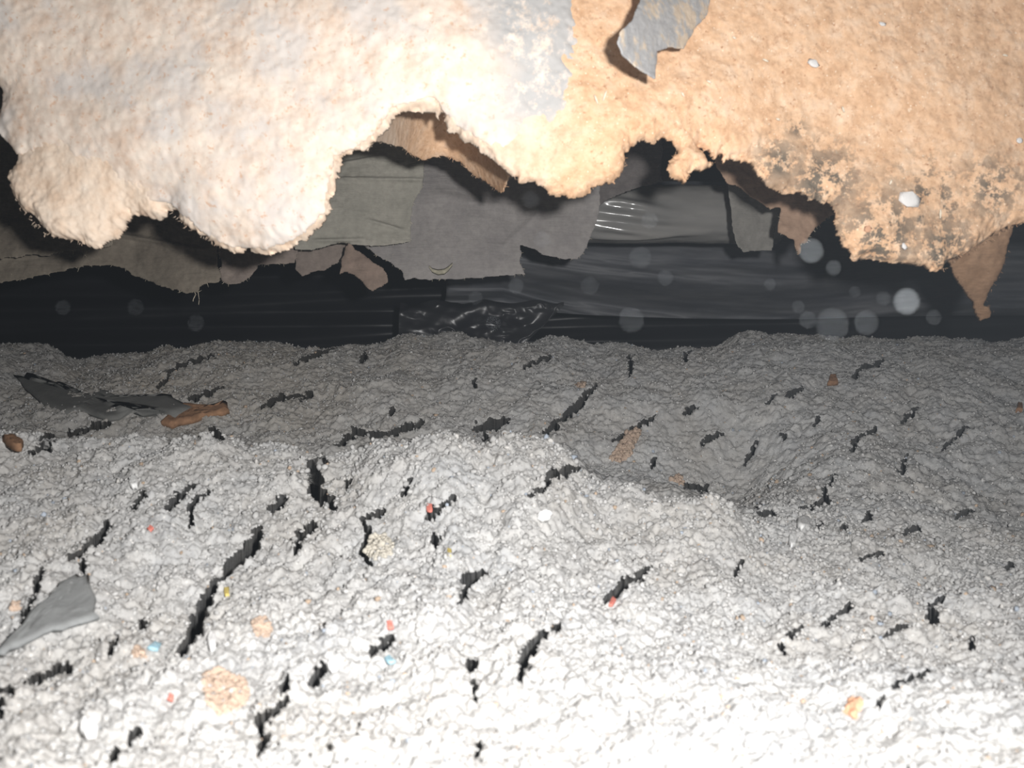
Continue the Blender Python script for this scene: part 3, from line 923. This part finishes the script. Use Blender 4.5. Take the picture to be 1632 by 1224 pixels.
# shiny film wrapped round a level rail
def tube(u, v):
    px = 800 + 440 * u
    Y0 = 1.24
    a = math.radians(-12) + v * math.radians(200)          # from under the rail up over its top
    R = .0445
    x = (px - 816) / F * Y0
    zc = (612 - 338) / F * Y0
    fold = np.exp(-((px - 1008) / 62) ** 2)
    r = R + .003 * fbm(px / 60, v * 5, px * 0, 3, 200)
    for (vc, am, wd, sl) in ((.34, .012, .048, .05), (.47, .012, .048, .06), (.22, .009, .04, -.02), (.60, .008, .045, .1)):
        vv = vc - sl * (px - 950) / 90
        r = r + am * fold * np.exp(-((v - vv) / wd) ** 2)
    return x, Y0 - r * np.sin(a), zc - r * 1.0 * np.cos(a) - .004 + .0 * u


o = grid_obj('plastic_film', tube, 220, 150, M_TUBE)
xh = (860 - 816) / F * 1.24
q = np.array(o['origin'])
link('hanger', box_mesh('hanger', xh - .02 - q[0], xh + .02 - q[0], 1.235 - q[1], 1.25 - q[1], .30 - q[2], .432 - q[2]), M_TIMBER, o)
tag(o, 'shiny grey plastic film wrapped round a level rail, bright flash streaks', 'plastic sheet')


# smoky film draped in long sagging folds on the right
def drape(u, v):
    px = 700 + 1500 * u
    py = 290 + 190 * v
    Y0 = 1.52
    sag = 60 * (1 - np.exp(-np.clip(px - 800, 0, None) / 260)) - 25 * sstep(1250, 1650, px)
    t = (py - sag * v)
    w = .014 * np.sin(t / 9.0 + .004 * px) + .020 * np.sin(t / 21.0 - .002 * px + 1) + .012 * fbm(px / 170, t / 12, px * 0, 3, 210)
    Y = Y0 + w * (.4 + v) + .16 * v
    return (px - 816) / F * Y0, Y, (612 - (py + sag * .35 * v)) / F * Y0


o = grid_obj('smoky_plastic_sheet', drape, 300, 130, M_DRAPE)
tag(o, 'smoky grey plastic sheet draped in long folds at the back right', 'plastic sheet')


# crinkled patch of black film standing above the rear heap
def crinkle(u, v):
    px = 636 + 262 * u
    top = 480 + 3 * np.sin(u * 21) + 2 * fbm(u * 14, v * 0, v * 0, 2, 219)
    bot = np.where(u > .72, 560 - (u - .72) / .28 * 72, 560)
    py = top + (bot - top) * v
    Y0 = 1.60
    ridg = 1 - np.abs(fbm(px / 62 + py / 60, py / 34 - px / 120, px * 0, 2, 220)) * 2
    ridg2 = 1 - np.abs(fbm(px / 20 - py / 40, py / 15, px * 0, 2, 225)) * 2
    patch = sstep(-.1, .35, fbm(px / 50, py / 40, px * 0 + 4, 2, 228))
    Y = Y0 - .016 * ridg - .0036 * ridg2 * (.25 + patch) + .014 * np.exp(-v / .07)
    return (px - 816) / F * Y0, Y, (612 - py) / F * Y0


M_CRINKLE = mat_plastic('shiny_black_polythene', (0.035, 0.035, 0.04), (0.10, 0.10, 0.105), 0.28, 0.9, 0.5)
o = grid_obj('crinkled_black_plastic', crinkle, 260, 90, M_CRINKLE)
tag(o, 'crinkled glossy black plastic patch standing above the rear heap', 'plastic sheet')


# the black film that closes the cavity
def backfilm(u, v):
    x = -2.6 + 5.2 * u
    z = -.45 + .872 * v
    Y = 2.25 + .03 * fbm(x * 3, z * 2, x * 0, 3, 230) + .02 * np.sin(z * 40 + x * 2) + .012 * np.sin(z * 95 - x * 3) - .25 * (np.abs(x) / 2.6) ** 2
    return x, Y, z


o = grid_obj('black_plastic_sheet', backfilm, 260, 200, M_BLACK, .001)
tag(o, 'broad black plastic sheet closing the back of the cavity', 'plastic sheet')

# ---------------------------------------------------------------- scraps lying on the heap
def clump(name, label, cat, px, py, outline, mat, seed=0):
    """a crumbly clump: soft grains pressed together within the outline, one mesh"""
    r = np.random.default_rng(seed + int(px * 3 + py))
    ol = np.array(outline, float)
    area = float((ol[:, 0].max() - ol[:, 0].min()) * (ol[:, 1].max() - ol[:, 1].min()))
    m = int(np.clip(area / 4.5, 24, 900))
    lo, hi = ol.min(0), ol.max(0)
    V = []; T = []
    c0, _ = ground(px, py)
    while len(V) < m * 12:
        q = r.uniform(lo, hi)
        if sdf_poly(q[None].astype(np.float32), ol)[0] < 0: continue
        c, n = ground(px + q[0], py + q[1])
        if abs(c[1] - c0[1]) > .05: continue
        rad = r.uniform(2.4, 5.2) / F * c[1]
        b = len(V)
        for w in IV * (1 + r.uniform(-.25, .25, (12, 1))) * r.uniform(.7, 1.25, 3):
            V.append(c + n * rad * r.uniform(-.1, .2) + w * rad)
        T += [(b + i, b + j, b + k) for i, j, k in IF]
    V = np.array(V)
    base = V.mean(0)
    o = link(name, mesh_np(name, V - base, None, T), mat, None, base)
    return tag(o, label, cat)


def scrap(name, label, cat, px, py, outline, mat, thick=.0012, lift=.002, curl=.0, group=None, seed=0, grain=None):
    """a flat scrap laid on the heap: outline in pixels round (px, py), laid into the local surface"""
    if mat in (M_TAN, M_CRM, M_ORANGE):
        return clump(name, label, cat, px, py, outline, mat, seed)
    c, _ = ground(px, py)
    # local plane through the surrounding heap points
    ox = np.array(outline, float)
    ext = max(14, np.abs(ox).max())
    near = VISI[(np.abs(ssx[VISI] - px) < ext) & (np.abs(ssy[VISI] - py) < ext)]
    near = near[np.abs(HP[near, 1] - c[1]) < .06 + .12 * c[1]]
    A = np.c_[HP[near, 0] - c[0], HP[near, 1] - c[1], np.ones(len(near))]
    co = np.linalg.lstsq(A, HP[near, 2] - c[2], rcond=None)[0]
    n = np.array([-co[0], -co[1], 1.0]); n /= np.linalg.norm(n)
    p0 = c + np.array([0, 0, co[2]])
    hi = (HP[near] - p0) @ n
    p0 = p0 + n * (np.quantile(hi, .55) + lift)
    def hit(x, y):
        d = np.array([(x - 816) / F, 1, (612 - y) / F])
        return d * float(p0 @ n) / float(d @ n)
    m = len(ox)
    # refine outline and jitter
    r = np.random.default_rng(seed + int(px))
    if grain is None: grain = .0012 if mat in (M_TAN, M_CRM, M_ORANGE) else 0
    ring = []
    for i in range(m):
        a = ox[i]; b = ox[(i + 1) % m]
        for t in (0, .34, .67):
            q = a + (b - a) * t + r.normal(0, .03 * ext, 2)
            ring.append(q)
    ring = np.array(ring)
    nl = 9 if ext > 12 else 4
    levels = [1 - i / nl for i in range(nl)]
    V = []; T = []
    k = len(ring)
    for s in levels:
        for q in ring:
            e = float(np.hypot(*q)) * s / ext
            h = hit(px + q[0] * s, py + q[1] * s)
            V.append(h + n * (thick + curl * e * e + r.normal(0, thick * .12 + grain) - (.7 * thick if s == 1 else 0)))
    V.append(hit(px, py) + n * thick)
    for q in ring:
        V.append(hit(px + q[0], py + q[1]) - n * thick + n * curl * (float(np.hypot(*q)) / ext) ** 2)
    V.append(hit(px, py) - n * thick)
    Q = []
    for L in range(nl - 1):
        for i in range(k):
            j = (i + 1) % k
            Q.append((L * k + i, L * k + j, (L + 1) * k + j, (L + 1) * k + i))
    cen = nl * k; bot = cen + 1; bc = bot + k
    for i in range(k):
        j = (i + 1) % k
        T.append(((nl - 1) * k + i, (nl - 1) * k + j, cen))
        Q.append((i, bot + i, bot + j, j))
        T.append((bot + j, bot + i, bc))
    V = np.array(V)
    base = V.mean(0)
    o = link(name, mesh_np(name, V - base, Q, T), mat, None, base)
    tag(o, label, cat, group)
    return o


def rot(pts, k=1.0): return [(x * k, y * k) for x, y in pts]
M_RUST = mat_plain('rust_brown_flake', (0.42, 0.24, 0.14), .95, .1, .4, 90)
M_TAN = mat_plain('tan_board_crumb', (0.60, 0.46, 0.36), .95, .1, .3, 160)
M_GREYSC = mat_plain('grey_paper_scrap', (0.30, 0.31, 0.31), .75, .3, .25, 60)
M_DARKSC = mat_plain('charcoal_plastic_scrap', (0.21, 0.21, 0.20), .8, .2, .2, 30)
M_RED = mat_plain('red_paper', (0.75, 0.25, 0.20), .9, .1, .2)
M_YEL = mat_plain('yellow_paper', (0.75, 0.60, 0.20), .9, .1, .2)
M_BLUE = mat_plain('blue_paper', (0.40, 0.62, 0.72), .9, .1, .2)
M_CRM = mat_plain('cream_paper', (0.62, 0.58, 0.50), .9, .1, .2)

scrap('plastic_scrap', 'long charcoal film scrap half buried in the rear heap at left', 'scrap', 150, 636,
      [(-130, -42), (-90, -28), (-30, -14), (40, -8), (120, -2), (150, 8), (130, 26), (60, 30), (0, 28), (-60, 22), (-100, 0)], M_DARKSC, .003, .003)
scrap('board_flake', 'long rusty brown board flake at the end of the charcoal scrap', 'flake', 305, 657,
      [(-52, 18), (-30, 0), (-14, -12), (20, -8), (58, -12), (62, -4), (30, 6), (0, 12), (-30, 20)], M_RUST, .004, .003)
scrap('board_flake', 'rusty brown flake at the far left rim of the front heap', 'flake', 20, 705, [(-16, -8), (4, -9), (18, 2), (14, 9), (-4, 6)], M_RUST, .003, .003)
scrap('paper_scrap', 'smooth grey paper scrap with a straight fold at lower left', 'scrap', 92, 962,
      [(-92, 82), (-46, 18), (-4, -22), (30, -48), (50, -42), (58, 0), (58, 24), (20, 36), (-20, 44), (-64, 66)], M_GREYSC, .0015, .006, 0)
scrap('tan_crumb', 'large tan board crumb in the bright heap at lower left', 'crumb', 358, 1100, [(-34, -26), (-12, -38), (14, -22), (36, -14), (38, 12), (20, 32), (-10, 38), (-30, 16)], M_TAN, .004, .001)
scrap('tan_crumb', 'tan crumb beside a long dark crack', 'crumb', 415, 1000, [(-14, -10), (4, -16), (16, -4), (12, 14), (-8, 12)], M_TAN, .003, .001)
scrap('tan_crumb', 'small red-brown crumb under a pale flake at lower left', 'crumb', 221, 1040, [(-12, 6), (-4, -9), (8, -4), (12, 6)], M_TAN, .003, .002)
scrap('board_flake', 'brown flake on the middle of the rear slope', 'flake', 995, 712, [(-22, 18), (-8, -2), (6, -22), (20, -30), (26, -22), (14, -4), (8, 16), (-10, 24)], M_TAN, .003, .002)
scrap('board_flake', 'small dark brown speck flake high on the right slope', 'flake', 1327, 606, [(-8, 6), (-4, -8), (6, -7), (9, 5)], M_RUST, .003, .003)
scrap('board_flake', 'tiny brown speck flake at the right rim of the slope', 'flake', 1624, 650, [(-5, 4), (-2, -7), (5, -5), (6, 5)], M_RUST, .003, .003)
scrap('board_flake', 'small brown flake above the notch in the front heap', 'flake', 1080, 765, [(-10, -2), (2, -8), (10, 4), (4, 9)], M_TAN, .003, .002)
scrap('tan_crumb', 'orange crumb in the bright heap at lower right', 'crumb', 1362, 1126, [(-16, 12), (-10, -8), (4, -14), (14, -8), (6, 4), (0, 14)], M_ORANGE, .003, .002)
scrap('tan_crumb', 'small orange crumb near the left edge of the front heap', 'crumb', 24, 965, [(-7, 5), (-3, -6), (6, -5), (7, 5)], M_TAN, .002, .002)
scrap('tan_crumb', 'orange-pink board piece behind the bright heap crest', 'crumb', 925, 614, [(-6, 3), (0, -5), (7, -2), (4, 4)], M_TAN, .002, .002)
scrap('cream_crumb', 'cream papery clump between two dark cracks left of centre', 'crumb', 605, 870, [(-24, 10), (-14, -14), (6, -18), (22, -4), (18, 14), (-8, 22)], M_CRM, .003, .001)
scrap('paper_bit', 'pink-red paper bit above a small dark crack in the middle', 'paper bit', 684, 809, [(-4, -6), (4, -6), (5, 6), (-3, 7)], M_RED, .0008, .001)
scrap('paper_bit', 'coral red paper bit in the bright lower middle', 'paper bit', 621, 996, [(-5, -6), (4, -7), (6, 5), (-3, 7)], M_RED, .0008, .001)
scrap('paper_bit', 'salmon red paper bit at the end of the right-hand middle crack', 'paper bit', 975, 959, [(-6, 5), (2, -8), (7, -3), (1, 7)], M_RED, .0008, .001)
scrap('paper_bit', 'reddish paper bit on a lump edge at upper left of the front heap', 'paper bit', 239, 842, [(-5, 2), (1, -5), (6, -1), (2, 4)], M_RED, .0008, .001)
scrap('paper_bit', 'coral paper bit in the white heap at lower left', 'paper bit', 272, 1111, [(-5, 4), (0, -7), (5, -3), (3, 7)], M_RED, .0008, .001)
scrap('paper_bit', 'bright yellow paper bit on the heap tip right of centre', 'paper bit', 1132, 797, [(-5, -6), (4, -7), (6, 4), (-2, 8)], M_YEL, .0008, .001)
scrap('paper_bit', 'yellow paper bit right of the long left crack', 'paper bit', 361, 943, [(-4, -7), (4, -6), (4, 6), (-3, 6)], M_YEL, .0008, .001)
scrap('paper_bit', 'pale yellow paper bit in the middle of the front heap', 'paper bit', 716, 880, [(-3, -6), (4, -5), (3, 6), (-3, 5)], M_YEL, .0008, .001)
scrap('paper_bit', 'blue paper bit in the white lower middle', 'paper bit', 621, 1051, [(-9, -2), (0, -6), (9, 4), (-2, 6)], M_BLUE, .0008, .001)
scrap('paper_bit', 'pale blue paper bit beside a red-brown crumb at lower left', 'paper bit', 247, 1030, [(-12, 2), (-2, -7), (11, -3), (4, 7)], M_BLUE, .0008, .001)
M_WH = mat_plain('white_chip', (0.86, 0.86, 0.85), .9, .2, .08)
for lab, px, py, rx, ry in (('large white chip on the crest at right of the front heap', 1281, 832, 11, 9), ('upright white chip below the large one on the right crest', 1263, 861, 7, 11),
                            ('white chip beside the long crack at lower left', 338, 1022, 8, 12), ('oval white chip in the middle of the front heap', 868, 822, 12, 9),
                            ('white chip on the left slope above a curved crack', 213, 768, 8, 9), ('round white chip above a dark hole at lower middle', 532, 1060, 10, 10),
                            ('big white lump in the bright lower left', 142, 1160, 16, 14)):
    scrap('white_chip', lab, 'chip', px, py, [(rx * math.cos(a), ry * math.sin(a)) for a in np.linspace(0, 5.4, 7)], M_WH, .0022, .002)

# ---------------------------------------------------------------- dust drifting in the air, lit by the flash
MOTES = [(1444, 481, 40, 1.0), (1292, 400, 38, .55), (1328, 427, 24, .6), (1272, 489, 20, .4), (1287, 510, 27, .4), (1326, 518, 52, .25), (1408, 476, 22, .35), (1227, 453, 18, .4),
         (822, 456, 24, .35), (758, 475, 22, .35), (1060, 443, 24, .35), (1006, 510, 40, .2), (786, 515, 24, .25), (1380, 515, 38, .25), (1362, 465, 18, .3), (1488, 506, 24, .3),
         (864, 382, 26, .3), (845, 318, 28, .25), (1035, 352, 26, .3), (1020, 410, 34, .22), (312, 515, 26, .25), (100, 490, 24, .25), (216, 490, 26, .2), (940, 455, 28, .2)]
V = []; T = []
for px, py, dia, k in MOTES:
    d = 1 / (1 + dia / (F * .0024))
    rad = .5 * dia * .24 * math.sqrt(k) / F * d
    b = len(V)
    for q in IV * (1 + RNG.uniform(-.2, .2, (12, 1))):
        c = at(px, py, d)
        V.append((c[0] + q[0] * rad, c[1] + q[1] * rad, c[2] + q[2] * rad))
    T += [(b + i, b + j, b + l) for i, j, l in IF]
M_DUST = mat_plain('dark_dust', (0.075, 0.08, 0.085), 1.0, .05, .2)
o = link('airborne_dust', mesh_np('airborne_dust', V, None, T), M_DUST)
tag(o, 'pale dust motes drifting in the air before the dark gap', 'dust', kind='stuff')

for o in bpy.data.objects:
    g = {'paper bit': 'coloured paper bits in the insulation', 'chip': 'white chips on the front heap', 'crumb': 'tan board crumbs on the heap',
         'felt paper': 'felt paper sheets hanging behind the board', 'paper': 'brown papers hanging behind the board', 'flake': 'brown board flakes'}.get(o.get('category'))
    if g and o.parent is None: o['group'] = g
